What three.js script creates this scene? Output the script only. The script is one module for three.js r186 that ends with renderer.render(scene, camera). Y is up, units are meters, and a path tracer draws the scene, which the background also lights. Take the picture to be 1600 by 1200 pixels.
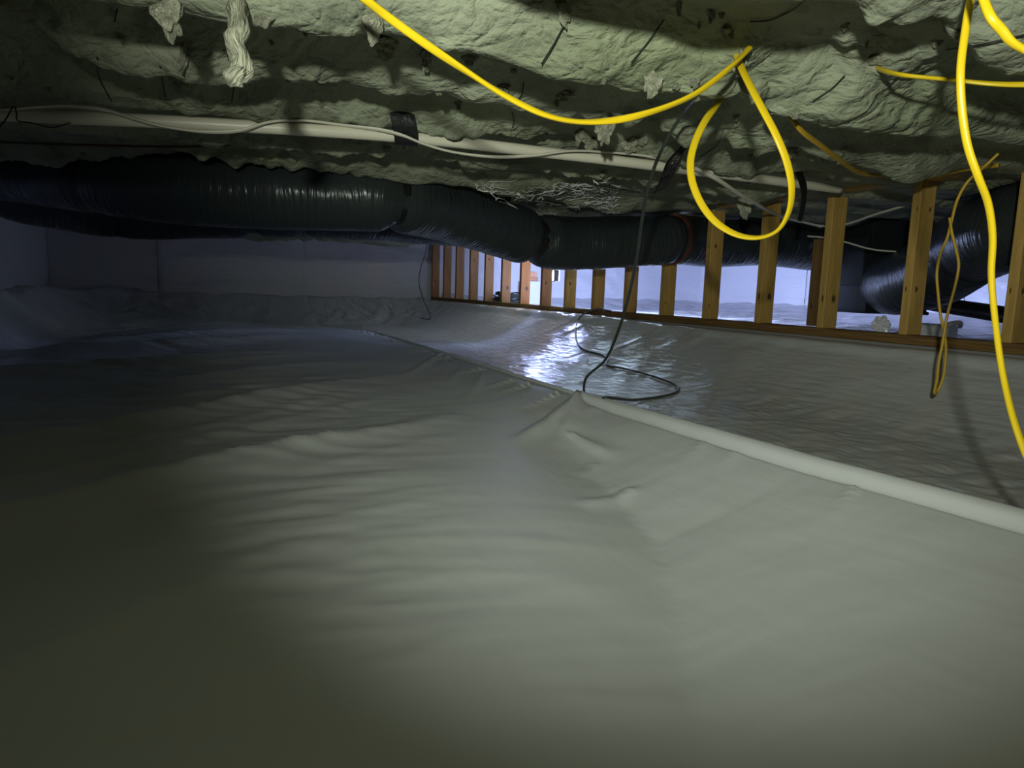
import * as THREE from 'three';
import { RoundedBoxGeometry } from 'three/addons/geometries/RoundedBoxGeometry.js';
import { ImprovedNoise } from 'three/addons/math/ImprovedNoise.js';
import { mergeGeometries } from 'three/addons/utils/BufferGeometryUtils.js';

// ------------------------------------------------------------------ camera, light, exposure
const PHI = 25 * Math.PI / 180, SW = Math.sin(PHI), CW = Math.cos(PHI);   // the view is turned this far from the stud wall's line
const EYE = 0.55;                                   // camera height above the lowest floor
const PITCH = 0.1356, ROLL = 0.033, FOCAL = 1100;   // focal length in pixels of a 1600 x 1200 frame
const scene = new THREE.Scene();
scene.background = new THREE.Color(0x000000);
const camera = new THREE.PerspectiveCamera(2 * Math.atan(600 / FOCAL) * 180 / Math.PI, 4 / 3, 0.02, 40);
camera.position.set(0, EYE, 0);
camera.rotation.set(-PITCH, -PHI, ROLL, 'YXZ');
camera.updateMatrixWorld(true);
const renderer = new THREE.WebGLRenderer({ antialias: true });
renderer.toneMapping = THREE.LinearToneMapping;
renderer.toneMappingExposure = 1.0;
renderer.shadowMap.enabled = true;

// the photographer's headlamp, above and a little behind the lens
const head = new THREE.SpotLight(new THREE.Color(0.93, 1.0, 0.88), 9.0, 0, 0.70, 1.0, 2);
head.position.set(-0.1 * CW - 0.3 * SW, EYE + 0.19, -0.1 * SW + 0.3 * CW);
head.target.position.set(0.225 * 3 * CW + 3 * SW, EYE + 0.40, 0.225 * 3 * SW - 3 * CW);
head.castShadow = true; head.shadow.radius = 1.2; head.shadow.mapSize.set(2048, 2048);
scene.add(head, head.target);
const WORK = { color: new THREE.Color(0.42, 0.52, 1.0), spot: 52, spill: 8.0 };   // the work lamp behind the stud wall

// ------------------------------------------------------------------ house axes
// a runs along the stud wall away from the camera, b runs square to it along the joists; rel heights are measured from the eye
const H = (a, b, rel) => new THREE.Vector3(b, EYE + rel, -a);
const toA = (p) => -p.z, toB = (p) => p.x;
const depth = (p) => SW * p.x - CW * p.z;           // distance straight ahead of the camera
const turned = (x, y, z) => new THREE.Vector3(CW * x - SW * z, y, SW * x + CW * z);   // x to the right, z towards the camera
const TURN = Math.PI / 2;                    // rotation.y that lays local +x along +a
const ray = (px, py) => {                           // direction through a point of the frame, scaled to one metre forward
  const d = new THREE.Vector3((px - 800) / FOCAL, (600 - py) / FOCAL, -1).applyQuaternion(camera.quaternion);
  return d.multiplyScalar(1 / depth(d));
};
const at = (px, py, z) => camera.position.clone().addScaledVector(ray(px, py), z);

// ------------------------------------------------------------------ noise and small helpers
let seed = 1234567;
const rnd = () => { seed = (seed * 1664525 + 1013904223) >>> 0; return seed / 4294967296; };
const pn = new ImprovedNoise();
const nz = (x, y, z = 0) => pn.noise(x + 31.7, y + 17.3, z + 5.1);
const fbm = (x, y, z = 0, o = 4) => { let s = 0, k = 1, f = 1; for (let i = 0; i < o; i++) { s += k * nz(x * f, y * f, z + i * 7.3); k *= 0.5; f *= 2.03; } return s; };
const ridged = (x, y, z = 0, o = 3) => { let s = 0, k = 1, f = 1; for (let i = 0; i < o; i++) { s += k * (1 - Math.abs(nz(x * f, y * f, z + i * 3.7)) * 2.2); k *= 0.5; f *= 2.1; } return s; };
const billow = (x, y, z = 0, o = 3) => { let s = 0, k = 1, f = 1; for (let i = 0; i < o; i++) { s += k * Math.abs(nz(x * f, y * f, z + i * 3.7)) * 2.2; k *= 0.5; f *= 2.1; } return s; };
const clamp = (x, lo = 0, hi = 1) => Math.min(hi, Math.max(lo, x));
const sm = (e0, e1, x) => { const t = clamp((x - e0) / (e1 - e0)); return t * t * (3 - 2 * t); };
const lerp = (a, b, t) => a + (b - a) * t;
const piece = (pts, x) => {                        // smooth piecewise curve through [x, y] points
  if (x <= pts[0][0]) return pts[0][1];
  for (let i = 1; i < pts.length; i++) if (x <= pts[i][0]) return lerp(pts[i - 1][1], pts[i][1], (x - pts[i - 1][0]) / (pts[i][0] - pts[i - 1][0]));
  return pts[pts.length - 1][1];
};

// ------------------------------------------------------------------ materials
function dataMap(n, m, fn, srgb, rx = 1, ry = 1) {
  const d = new Uint8Array(n * m * 4);
  for (let j = 0; j < m; j++) for (let i = 0; i < n; i++) { const c = fn(i / n, j / m), k = (j * n + i) * 4; d[k] = clamp(c[0]) * 255; d[k + 1] = clamp(c[1]) * 255; d[k + 2] = clamp(c[2]) * 255; d[k + 3] = 255; }
  const t = new THREE.DataTexture(d, n, m);
  t.magFilter = THREE.LinearFilter; t.minFilter = THREE.LinearMipmapLinearFilter; t.generateMipmaps = true;
  t.wrapS = t.wrapT = THREE.RepeatWrapping; t.repeat.set(rx, ry); if (srgb) t.colorSpace = THREE.SRGBColorSpace; t.needsUpdate = true;
  return t;
}
const tile = (f, u, v) => {                        // blends a field with itself so that it repeats without a seam
  const a = sm(0.75, 1, u), b = sm(0.75, 1, v);
  return lerp(lerp(f(u, v), f(u - 1, v), a), lerp(f(u, v - 1), f(u - 1, v - 1), a), b);
};
const linerBump = dataMap(512, 512, (u, v) => { const h = 0.5 + 0.28 * tile((x, y) => fbm(x * 5, y * 26, 1, 4), u, v) + 0.14 * tile((x, y) => ridged(x * 6, y * 9, 9, 3) - 1, u, v); return [h, h, h]; }, false, 1.1, 1.1);
const fibreBump = dataMap(512, 512, (u, v) => { const h = 0.5 + 0.2 * tile((x, y) => fbm(x * 9 + 0.5 * nz(x * 5, y * 5, 7), y * 9 + 0.5 * nz(x * 5, y * 5, 17), 2, 6), u, v) + 0.22 * tile((x, y) => billow(x * 9 + 0.7 * nz(x * 4, y * 4), y * 9 + 0.7 * nz(x * 4, y * 4, 9), 4, 5) - 0.7, u, v); return [h, h, h]; }, false, 2.2, 2.2);
const fibreColor = dataMap(512, 512, (u, v) => { const n = tile((x, y) => fbm(x * 4, y * 4, 11, 5), u, v), s = 0.86 + 0.13 * n; const g = tile((x, y) => nz(x * 7, y * 7, 40), u, v) > 0.42 ? 0.9 : 1; return [s * 0.86 * g, s * 0.87 * g, s * 0.78 * g]; }, true, 1.3, 1.3);
const ductBump = dataMap(1024, 256, (u, v) => { const h = 0.5 + 0.34 * tile((x, y) => fbm(x * 46 + 1.2 * nz(x * 8, y * 5), y * 4, 3, 3), u, v) + 0.1 * tile((x, y) => fbm(x * 16, y * 18, 8, 3), u, v); return [h, h, h]; }, false, 1.2, 1);
const tapeBump = dataMap(256, 256, (u, v) => { const h = 0.5 + 0.4 * tile((x, y) => ridged(x * 9, y * 9, 21, 3) - 1, u, v); return [h, h, h]; }, false, 3, 3);
function woodMap(s, knots) {
  return dataMap(256, 1024, (u, v) => {
    let d = 0, kn = 0;
    for (const [ku, kv, kr] of knots) { const q = Math.hypot((u - ku), (v - kv) * 5) / kr; d += 0.5 * Math.exp(-q * q * 0.5) * (u - ku > 0 ? 1 : -1); kn += Math.exp(-q * q * q * 3.0); }
    const g = 0.5 + 0.5 * Math.sin((u * 5.2 + d + 0.9 * fbm(u * 1.3, v * 1.6, s, 3)) * 11);
    const f = 0.5 + 0.5 * fbm(u * 40, v * 5, s + 3, 3), st = 0.5 + 0.5 * fbm(u * 2, v * 2, s + 8, 3);
    const k = clamp(0.80 + 0.14 * g + 0.12 * (f - 0.5) + 0.22 * (st - 0.5)) * (1 - 0.62 * clamp(kn));
    return [k * 0.92, k * (0.70 + 0.05 * g), k * (0.40 + 0.05 * g) ];
  }, true);
}
const woodMaps = [woodMap(1, [[0.35, 0.3, 0.13], [0.7, 0.82, 0.09]]), woodMap(5, [[0.62, 0.22, 0.2]]), woodMap(9, [[0.4, 0.66, 0.12], [0.2, 0.12, 0.08]]), woodMap(13, [])];
const M = {
  linerGloss: new THREE.MeshPhysicalMaterial({ color: new THREE.Color(0.70, 0.71, 0.70), roughness: 0.24, bumpMap: linerBump, bumpScale: 0.0055 }),
  liner: new THREE.MeshPhysicalMaterial({ color: new THREE.Color(0.70, 0.71, 0.70), roughness: 0.5, bumpMap: linerBump, bumpScale: 0.0011, specularIntensity: 0.7 }),
  linerWall: new THREE.MeshPhysicalMaterial({ color: new THREE.Color(0.72, 0.72, 0.73), roughness: 0.34, bumpMap: linerBump, bumpScale: 0.006 }),
  fibre: new THREE.MeshStandardMaterial({ map: fibreColor, color: new THREE.Color(0.67, 0.70, 0.62), roughness: 1, bumpMap: fibreBump, bumpScale: 0.015, vertexColors: true }),
  tuft: new THREE.MeshStandardMaterial({ map: fibreColor, color: new THREE.Color(0.98, 0.96, 0.88), roughness: 1, bumpMap: fibreBump, bumpScale: 0.01 }),
  strand: new THREE.MeshStandardMaterial({ color: new THREE.Color(0.92, 0.92, 0.90), roughness: 0.8 }),
  duct: new THREE.MeshPhysicalMaterial({ color: new THREE.Color(0.040, 0.050, 0.050), roughness: 0.26, bumpMap: ductBump, bumpScale: 0.007, specularIntensity: 0.8 }),
  tape: new THREE.MeshPhysicalMaterial({ color: new THREE.Color(0.012, 0.013, 0.013), roughness: 0.4, bumpMap: tapeBump, bumpScale: 0.002 }),
  foilTape: new THREE.MeshPhysicalMaterial({ color: new THREE.Color(0.02, 0.02, 0.018), roughness: 0.22, bumpMap: tapeBump, bumpScale: 0.006 }),
  pvc: new THREE.MeshPhysicalMaterial({ color: new THREE.Color(0.80, 0.76, 0.60), roughness: 0.35 }),
  whiteCable: new THREE.MeshPhysicalMaterial({ color: new THREE.Color(0.78, 0.74, 0.60), roughness: 0.45 }),
  yellow: new THREE.MeshPhysicalMaterial({ color: new THREE.Color(0.86, 0.60, 0.012), roughness: 0.36 }),
  ochre: new THREE.MeshPhysicalMaterial({ color: new THREE.Color(0.60, 0.37, 0.03), roughness: 0.45 }),
  black: new THREE.MeshPhysicalMaterial({ color: new THREE.Color(0.02, 0.028, 0.022), roughness: 0.3 }),
  greenBlack: new THREE.MeshPhysicalMaterial({ color: new THREE.Color(0.05, 0.065, 0.05), roughness: 0.34 }),
  wire: new THREE.MeshStandardMaterial({ color: new THREE.Color(0.015, 0.014, 0.012), roughness: 0.6 }),
  brownCable: new THREE.MeshStandardMaterial({ color: new THREE.Color(0.09, 0.05, 0.03), roughness: 0.6 }),
  red: new THREE.MeshStandardMaterial({ color: new THREE.Color(0.22, 0.04, 0.025), roughness: 0.5 }),
  plenum: new THREE.MeshPhysicalMaterial({ color: new THREE.Color(0.010, 0.013, 0.014), roughness: 0.7, bumpMap: tapeBump, bumpScale: 0.001 }),
  drain: new THREE.MeshPhysicalMaterial({ color: new THREE.Color(0.015, 0.016, 0.017), roughness: 0.3 }),
  earth: new THREE.MeshStandardMaterial({ color: new THREE.Color(0.10, 0.07, 0.05), roughness: 1, bumpMap: fibreBump, bumpScale: 0.01 }),
  concrete: new THREE.MeshStandardMaterial({ color: new THREE.Color(0.30, 0.29, 0.27), roughness: 0.95, bumpMap: fibreBump, bumpScale: 0.004 }),
  joist: new THREE.MeshStandardMaterial({ map: woodMaps[3], color: new THREE.Color(0.26, 0.21, 0.18), roughness: 0.8 }),
  plywood: new THREE.MeshStandardMaterial({ map: woodMaps[3], color: new THREE.Color(0.2, 0.18, 0.16), roughness: 0.9 }),
  lampBody: new THREE.MeshPhysicalMaterial({ color: new THREE.Color(0.06, 0.06, 0.07), roughness: 0.4 }),
  lampGlow: new THREE.MeshStandardMaterial({ color: 0xffffff, emissive: new THREE.Color(0.85, 0.88, 1.0), emissiveIntensity: 6 }),
  stain: new THREE.MeshStandardMaterial({ color: new THREE.Color(0.6, 0.3, 0.16), roughness: 0.8 }),
};
const studMats = woodMaps.map((t, i) => new THREE.MeshStandardMaterial({ map: t, color: new THREE.Color().setRGB(...[[1.0, 1.06, 0.9], [0.9, 0.95, 0.8], [0.96, 1.0, 0.86], [0.9, 0.88, 0.78]][i]), roughness: 0.62, bumpMap: t, bumpScale: 0.0006 }));
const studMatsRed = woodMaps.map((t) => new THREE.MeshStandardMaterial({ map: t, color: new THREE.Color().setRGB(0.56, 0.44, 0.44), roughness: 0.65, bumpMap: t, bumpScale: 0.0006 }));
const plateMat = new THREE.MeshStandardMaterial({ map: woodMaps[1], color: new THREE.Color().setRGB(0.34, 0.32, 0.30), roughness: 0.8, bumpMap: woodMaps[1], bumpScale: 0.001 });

// ------------------------------------------------------------------ naming
const taken = {};
const numbered = (n) => { const k = taken[n] = (taken[n] ?? -1) + 1; return k ? n + '_' + String(k).padStart(3, '0') : n; };
function tag(o, label, category, group, kind) { const u = o.userData; if (label) u.label = label; if (category) u.category = category; if (group) u.group = group; if (kind) u.kind = kind; return o; }
function mesh(name, geo, mat, parent) { const m = new THREE.Mesh(geo, mat); m.castShadow = m.receiveShadow = true; if (parent) { m.name = name; parent.add(m); } else { m.name = numbered(name); scene.add(m); } return m; }
function group(name, pos) { const g = new THREE.Group(); g.name = numbered(name); if (pos) g.position.copy(pos); scene.add(g); return g; }

// ------------------------------------------------------------------ geometry builders
function gridGeo(nu, nv, fn, uvScale = 1, colorFn) {       // fn(i, j) -> Vector3; (nu+1) x (nv+1) points
  const P = [], U = [], C = [], I = [];
  for (let j = 0; j <= nv; j++) for (let i = 0; i <= nu; i++) {
    const r = fn(i, j), p = r.p || r;
    P.push(p.x, p.y, p.z); const uv = r.uv || [toA(p), toB(p)]; U.push(uv[0] * uvScale, uv[1] * uvScale);
    if (colorFn) C.push(...colorFn(i, j, p));
  }
  for (let j = 0; j < nv; j++) for (let i = 0; i < nu; i++) { const k = j * (nu + 1) + i; I.push(k, k + 1, k + nu + 1, k + 1, k + nu + 2, k + nu + 1); }
  const g = new THREE.BufferGeometry();
  g.setAttribute('position', new THREE.Float32BufferAttribute(P, 3)); g.setAttribute('uv', new THREE.Float32BufferAttribute(U, 2));
  if (colorFn) g.setAttribute('color', new THREE.Float32BufferAttribute(C, 3));
  g.setIndex(I); g.computeVertexNormals(); return g;
}
// a swept tube: rad(t, ang, s) -> radius, oval -> [wide, thin] half sizes that twist along it
function sweep(pts, { n = 120, m = 10, r = 0.005, rad = null, oval = null, twist = null, smooth = true, cap = true, up = null } = {}) {
  const curve = smooth ? new THREE.CatmullRomCurve3(pts, false, 'centripetal') : null;
  const C = []; for (let i = 0; i <= n; i++) C.push(curve ? curve.getPoint(i / n) : pts[0].clone().lerp(pts[1], i / n));
  const P = [], U = [], I = []; let N = null, s = 0;
  for (let i = 0; i <= n; i++) {
    const T = C[Math.min(n, i + 1)].clone().sub(C[Math.max(0, i - 1)]).normalize();
    if (!N) N = (up || (Math.abs(T.y) > 0.9 ? new THREE.Vector3(1, 0, 0) : new THREE.Vector3(0, 1, 0))).clone();
    N.addScaledVector(T, -N.dot(T)).normalize();
    const B = T.clone().cross(N); if (i) s += C[i].distanceTo(C[i - 1]);
    const tw = twist ? twist(i / n) : 0;
    for (let j = 0; j <= m; j++) {
      const g = j / m * Math.PI * 2; let x, y;
      if (oval) { const e = Math.cos(g), f = Math.sin(g); const cx = Math.sign(e) * Math.pow(Math.abs(e), 0.8) * oval[0], cy = f * oval[1]; x = cx * Math.cos(tw) - cy * Math.sin(tw); y = cx * Math.sin(tw) + cy * Math.cos(tw); }
      else { const q = rad ? rad(i / n, g, s, C[i]) : r; x = Math.cos(g) * q; y = Math.sin(g) * q; }
      const p = C[i].clone().addScaledVector(N, x).addScaledVector(B, y);
      P.push(p.x, p.y, p.z); U.push(s, j / m);
    }
  }
  for (let i = 0; i < n; i++) for (let j = 0; j < m; j++) { const k = i * (m + 1) + j; I.push(k, k + 1, k + m + 1, k + 1, k + m + 2, k + m + 1); }
  if (cap) for (const [i, f] of [[0, 0], [n, 1]]) { const c = P.length / 3; P.push(C[i].x, C[i].y, C[i].z); U.push(0.5, 0.5); for (let j = 0; j < m; j++) { const k = i * (m + 1) + j; f ? I.push(c, k, k + 1) : I.push(c, k + 1, k); } }
  const g = new THREE.BufferGeometry();
  g.setAttribute('position', new THREE.Float32BufferAttribute(P, 3)); g.setAttribute('uv', new THREE.Float32BufferAttribute(U, 2));
  g.setIndex(I); g.computeVertexNormals(); return g;
}
const px = (list) => list.map(([x, y, z]) => at(x, y, z));
function box(name, a0, a1, b0, b1, y0, y1, mat, parent, r = 0.003) {        // a box square to the house
  const g = new RoundedBoxGeometry(Math.abs(a1 - a0), y1 - y0, Math.abs(b1 - b0), 1, r);
  const m = mesh(name, g, mat, parent); m.position.copy(H((a0 + a1) / 2, (b0 + b1) / 2, (y0 + y1) / 2)); m.rotation.y = TURN; return m;
}

// ------------------------------------------------------------------ layout numbers
const FAR = 8.12, LEFT = -1.2, WALLB = 2.66, STUD0 = 8.04, PITCHS = 0.406, BACK = 6.7, NEAR = -1.6;
const JOIST0 = 1.23, JBOT = 0.515, JTOP = 0.70;

// ------------------------------------------------------------------ ground shape (heights from the eye)
const TROUGH = -0.43;
const CREST = [[-2, -0.32], [0.6, -0.331], [1.0, -0.341], [1.9, -0.346], [3.6, -0.336], [4.7, -0.335], [5.3, -0.37], [6.0, TROUGH], [9, TROUGH]];
const VALB = [[-2, -0.9], [0, 0.12], [0.52, 0.48], [1.0, 0.77], [1.62, 0.93], [2.2, 0.98], [3.2, 0.98], [9, 0.95]];
const VALH = [[-2, -0.48], [0.4, -0.47], [1.0, -0.455], [1.6, -0.43], [2.2, -0.40], [3.2, -0.365], [4.4, -0.335], [9, -0.33]];
const creases = [];                               // [a0, b0, a1, b1, height, width]
function baseGround(a, b) {
  const crest = piece(CREST, a), bc = 1.17;
  let y;
  if (b > bc) {                                    // the trough and the slope up to the sill
    const t = sm(0, 1, (b - bc) / 0.26);
    y = lerp(crest, TROUGH, Math.pow(t, 0.8));
    const u = clamp((b - 2.0) / (2.60 - 2.0));
    y += (0.245) * Math.pow(u, 1.55);
  } else {                                         // the near sheet
    const bv = piece(VALB, a), hv = piece(VALH, a);
    if (b > bv) { const t = (b - bv) / Math.max(0.05, bc - bv); y = lerp(hv, crest, 0.6 * t + 0.4 * sm(-0.1, 1.1, t)); y = Math.min(y, crest); }
    else { const d = bv - b; y = hv + 0.030 * (1 - Math.exp(-Math.pow(d / 0.16, 1.6))) + 0.016 * sm(0, 0.5, d) - 0.01 * sm(0.5, 1.2, d) + 0.02 * sm(1.5, 4.5, a); }
    // the mound falls away towards the left wall and the far wall
    const d1 = (-(b - 0.5) * 2.9 + (a - 5.9) * 1.25) / Math.hypot(2.9, 1.25), d2 = a - 5.55;
    const e = Math.max(d1, d2) + 0.25 * Math.exp(-Math.pow((d1 - d2) / 0.4, 2));
    y = lerp(y, lerp(piece(VALH, a) + 0.025, crest, Math.exp(-Math.pow(Math.max(0, 1.15 - b) / 0.24, 1.25))), sm(1.35, 2.1, a));   // further on the ridge eases gently into the sheet
    y = lerp(y, TROUGH, sm(-0.25, 0.7, e));
  }
  // liner turned up onto the footing ledge of the far wall and the left wall
  const lf = clamp((a - 7.15) / 0.75), ll = clamp((-b - 0.55) / 0.5);
  y = lerp(y, -0.165, Math.pow(lf, 1.8)); y = lerp(y, -0.165, Math.pow(ll, 1.9) * sm(1.5, 3, a));
  return y;
}
const ground = (a, b) => {
  let y = baseGround(a, b);
  // fat rolled edge along the ridge on the near part, a thin one further on
  const r = lerp(0.026, 0.010, sm(1.86, 2.02, a)) * (1 - sm(4.4, 5.4, a)), q = b - 1.172;
  if (Math.abs(q) < r) y += lerp(0.62, 0.85, sm(1.86, 2.02, a)) * Math.sqrt(r * r - q * q);
  if (b < 1.17) {
    const near = Math.exp(-Math.pow((1.145 - b) / (a > 1.95 ? 0.13 : 0.085), 2)), d = 1.145 - b;
    if (a > 0.1 && a < 5.2) {                      // pleats gathered under the roll
      const pl = ridged(a * 5.2 + d * 2.5, 3.3, 0, 1);
      y += 0.010 * Math.pow(clamp(pl), 7) * near * sm(0.008, 0.03, d) * (a > 1.95 ? 1.9 : 0.75);
      y -= 0.007 * Math.exp(-Math.pow((b - 1.136) / 0.008, 2)) * (1 - sm(1.8, 2, a));
    }
    // long soft folds that run from near left to far right
    const X = -SW * a + CW * b, Z = CW * a + SW * b;
    const f = X * 0.86 - Z * 0.52, g = X * 0.52 + Z * 0.86;
    const left = sm(0.1, 0.9, piece(VALB, a) - b) ;
    const fold = ridged(f * 1.75 + 0.25 * nz(g * 0.5, f), g * 0.22, 2.4, 1);
    y += left * 0.042 * Math.pow(clamp(fold), 2.2);
    y += left * 0.010 * Math.pow(clamp(ridged(f * 3.9 + 0.4 * nz(g * 0.8, f * 2), g * 0.5, 8.1, 1)), 3);
    // fine streaky wrinkles along the joist direction
    const w = 0.35 + 0.65 * sm(-0.2, 0.5, nz(a * 1.1, b * 1.1, 3));
    y += (0.25 + 0.75 * left) * w * 0.0055 * ridged(b * 3.0 + 0.8 * nz(a * 2, b * 2), a * 13, 6, 2);
    y += 0.006 * fbm(a * 2.2, b * 2.2, 17, 3);
  } else {
    const fl = sm(1.25, 1.5, b) * (1 - sm(2.0, 2.35, b)), up = sm(2.0, 2.55, b);
    y += fl * (0.0046 * ridged(a * 8 + 0.8 * nz(a * 3, b * 3), b * 3.2, 3, 2) + 0.0034 * fbm(a * 17, b * 9, 12, 2));
    y += up * (0.006 * fbm(a * 3.4, b * 3, 22, 3) + 0.012 * Math.pow(clamp(ridged(a * 2.7 + b * 1.2, 1.2, 6, 1)), 6) * sm(2.2, 2.5, b));
  }
  const far = Math.max(sm(6.9, 7.6, a), sm(-0.4, -0.8, b) * sm(2, 3, a));
  y += far * (0.034 * (ridged(a * 3.1, b * 3.6, 14, 3) - 1.1) * (0.4 + 0.6 * sm(0.6, 2.2, b)));
  for (const c of creases) {
    const ua = c[2] - c[0], ub = c[3] - c[1], L = Math.hypot(ua, ub);
    const s = ((a - c[0]) * ua + (b - c[1]) * ub) / (L * L); if (s < -0.1 || s > 1.1) continue;
    const q = ((a - c[0]) * ub - (b - c[1]) * ua) / L; if (Math.abs(q) > 4 * c[5]) continue;
    const wd = c[5] * lerp(0.5, 1.5, clamp(s));
    y += c[4] * Math.exp(-Math.pow(q / wd, 2) * (q > 0 ? 0.35 : 2.4)) * sm(-0.1, 0.08, s) * (1 - sm(0.6, 1.1, s));
  }
  return y;
};
function hit(x, y, fn, sign = 1) {                 // where a sight line meets the ground (or ceiling) shape
  const d = ray(x, y); let z = 0.4, q = null;
  for (let i = 0; i < 3000; i++) { z += 0.004; q = camera.position.clone().addScaledVector(d, z); const g = EYE + fn(toA(q), toB(q)); if (sign > 0 ? q.y <= g : q.y >= g) break; }
  return q;
}
for (const [x0, y0, x1, y1, h, w] of [
  [903, 622, 800, 692, 0.022, 0.020], [903, 622, 868, 700, 0.016, 0.020], [890, 684, 960, 720, 0.010, 0.014], [690, 553, 628, 592, 0.009, 0.014], [722, 575, 700, 600, 0.006, 0.010],
  [752, 586, 730, 625, 0.007, 0.010], [925, 728, 906, 748, 0.006, 0.010], [985, 768, 900, 792, 0.010, 0.018],
]) { const p = hit(x0, y0, baseGround), q = hit(x1, y1, baseGround); creases.push([toA(p), toB(p), toA(q), toB(q), h, w]); }

// ------------------------------------------------------------------ floor
const floor = group('floor'); tag(floor, 'white plastic liner sheets spread over the uneven crawl space ground', null, null, 'structure');
const aRows = []; for (let a = NEAR; a < FAR - 0.001;) { aRows.push(a); a += a < 0.1 ? 0.05 : 0.009 + 0.0028 * a; } aRows.push(FAR);
const bNear = []; for (let b = LEFT; b < 1.2;) { bNear.push(b); b += b < 0 ? 0.018 : b < 1.06 ? 0.010 : 0.0045; } bNear.push(1.205);
const bFar = [1.2]; for (let b = 1.207; b < 2.605;) { bFar.push(b); b += b < 1.25 ? 0.008 : 0.0125; } bFar.push(2.615, 2.635, 2.655);
const slitLift = (a) => { let d = 0; for (const n of [4.43, 5.41, 6.45, 7.39, 8.45, 9.46]) d -= 0.017 * Math.exp(-Math.pow((a - STUD0 + PITCHS * n) / (0.035 + 0.012 * Math.sin(n * 9)), 4)); return d; };
mesh('liner_sheet', gridGeo(bNear.length - 1, aRows.length - 1, (i, j) => H(aRows[j], bNear[i], ground(aRows[j], bNear[i]) + 0.002)), M.liner, floor).userData.label = 'near sheet drawn over the ridge';
mesh('liner_sheet', gridGeo(bFar.length - 1, aRows.length - 1, (i, j) => { const b = bFar[i], a = aRows[j]; return H(a, b, lerp(ground(a, b), lerp(-0.186, -0.171, sm(3.4, 4.3, a)) + 0.003 * nz(a * 4, 2), sm(2.52, 2.60, b)) + (b > 2.57 ? slitLift(a) : 0)); }), M.linerGloss, floor).userData.label = 'sheet lying in the trough beside the stud wall';
const floor2 = (a, b) => -0.215 + 0.03 * fbm(a * 0.9, b * 0.9, 30, 2) + 0.022 * (ridged(a * 3, b * 2.2, 33, 3) - 1) + 0.115 * Math.pow(Math.max(clamp((a - 7.2) / 0.9), clamp((b - 5.8) / 0.85)), 1.5);
mesh('liner_sheet', gridGeo(130, 220, (i, j) => { const b = lerp(2.72, BACK, i / 130), a = lerp(NEAR, FAR, j / 220); return H(a, b, Math.min(floor2(a, b), b < 2.8 ? -0.19 : 9)); }), M.linerWall, floor).userData.label = 'brightly lit sheet beyond the stud wall';
box('earth_bed', NEAR - 0.2, FAR + 0.2, LEFT - 0.2, BACK + 0.2, -0.75, -0.56, M.earth, floor);

// ------------------------------------------------------------------ walls with liner panels
function wallPanel(parent, p0, p1, y0, y1, n, seedv, amp = 0.012, label) {       // p0, p1 are [a, b] ends; n is the inward normal in [a, b]
  const L = Math.hypot(p1[0] - p0[0], p1[1] - p0[1]), nu = Math.ceil(L / 0.025), nv = Math.ceil((y1 - y0) / 0.025);
  const m = mesh('liner_panel', gridGeo(nu, nv, (i, j) => {
    const t = i / nu, s = t * L, y = lerp(y0, y1, j / nv);
    const w = sm(-0.2, 0.4, nz(s * 0.8, y * 0.8, seedv));
    let d = 0.012 + amp * (0.5 * fbm(s * 1.5, y * 1.5, seedv, 2) + w * 0.8 * (ridged(s * 1.6 + y * 1.9, y * 0.8 - s * 0.5, seedv + 4, 2) - 0.8));
    d += 0.010 * Math.exp(-Math.pow((y - y0 - 0.16 - 0.01 * nz(s, 3)) / 0.02, 2));
    if (i === 0) d = 0.002; d = Math.max(d, 0.002) + 0.004 * (i < 2 ? 0 : 1);
    return { p: H(lerp(p0[0], p1[0], t) + n[0] * d, lerp(p0[1], p1[1], t) + n[1] * d, y), uv: [s, y] };
  }), M.linerWall, parent);
  if (label) m.userData.label = label; return m;
}
const wallFar = group('wall_far'); tag(wallFar, 'far foundation wall wrapped in white liner', null, null, 'structure');
box('concrete', FAR + 0.02, FAR + 0.22, LEFT - 0.2, BACK + 0.2, -0.6, 0.72, M.concrete, wallFar);
const bAt = (x) => { const d = ray(x, 455); return toB(d) * FAR / toA(d); };
const s1 = bAt(247), s2 = bAt(474);
wallPanel(wallFar, [FAR, LEFT], [FAR, s1], -0.2, 0.54, [-1, 0], 50, 0.010);
wallPanel(wallFar, [FAR, s1], [FAR, s2], -0.2, 0.54, [-1, 0], 54, 0.010);
wallPanel(wallFar, [FAR, s2], [FAR, 2.7], -0.2, 0.54, [-1, 0], 58, 0.028, 'wrinkled panel with diagonal tension folds');
wallPanel(wallFar, [FAR, 2.7], [FAR, 4.6], -0.2, 0.54, [-1, 0], 62, 0.012);
wallPanel(wallFar, [FAR, 4.6], [FAR, BACK], -0.2, 0.54, [-1, 0], 66, 0.018);
const wallLeft = group('wall_left'); tag(wallLeft, 'left foundation wall wrapped in white liner', null, null, 'structure');
box('concrete', NEAR - 0.2, FAR + 0.2, LEFT - 0.22, LEFT - 0.02, -0.6, 0.72, M.concrete, wallLeft);
wallPanel(wallLeft, [FAR, LEFT], [5.2, LEFT], -0.2, 0.54, [0, 1], 70, 0.014);
wallPanel(wallLeft, [5.2, LEFT], [1.8, LEFT], -0.2, 0.54, [0, 1], 74, 0.014);
wallPanel(wallLeft, [1.8, LEFT], [NEAR, LEFT], -0.5, 0.54, [0, 1], 75, 0.014);
const wallBack = group('wall_right'); tag(wallBack, 'foundation wall beyond the stud wall, wrapped in bright white liner', null, null, 'structure');
box('concrete', NEAR - 0.2, FAR + 0.2, BACK + 0.02, BACK + 0.22, -0.6, 0.72, M.concrete, wallBack);
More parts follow.
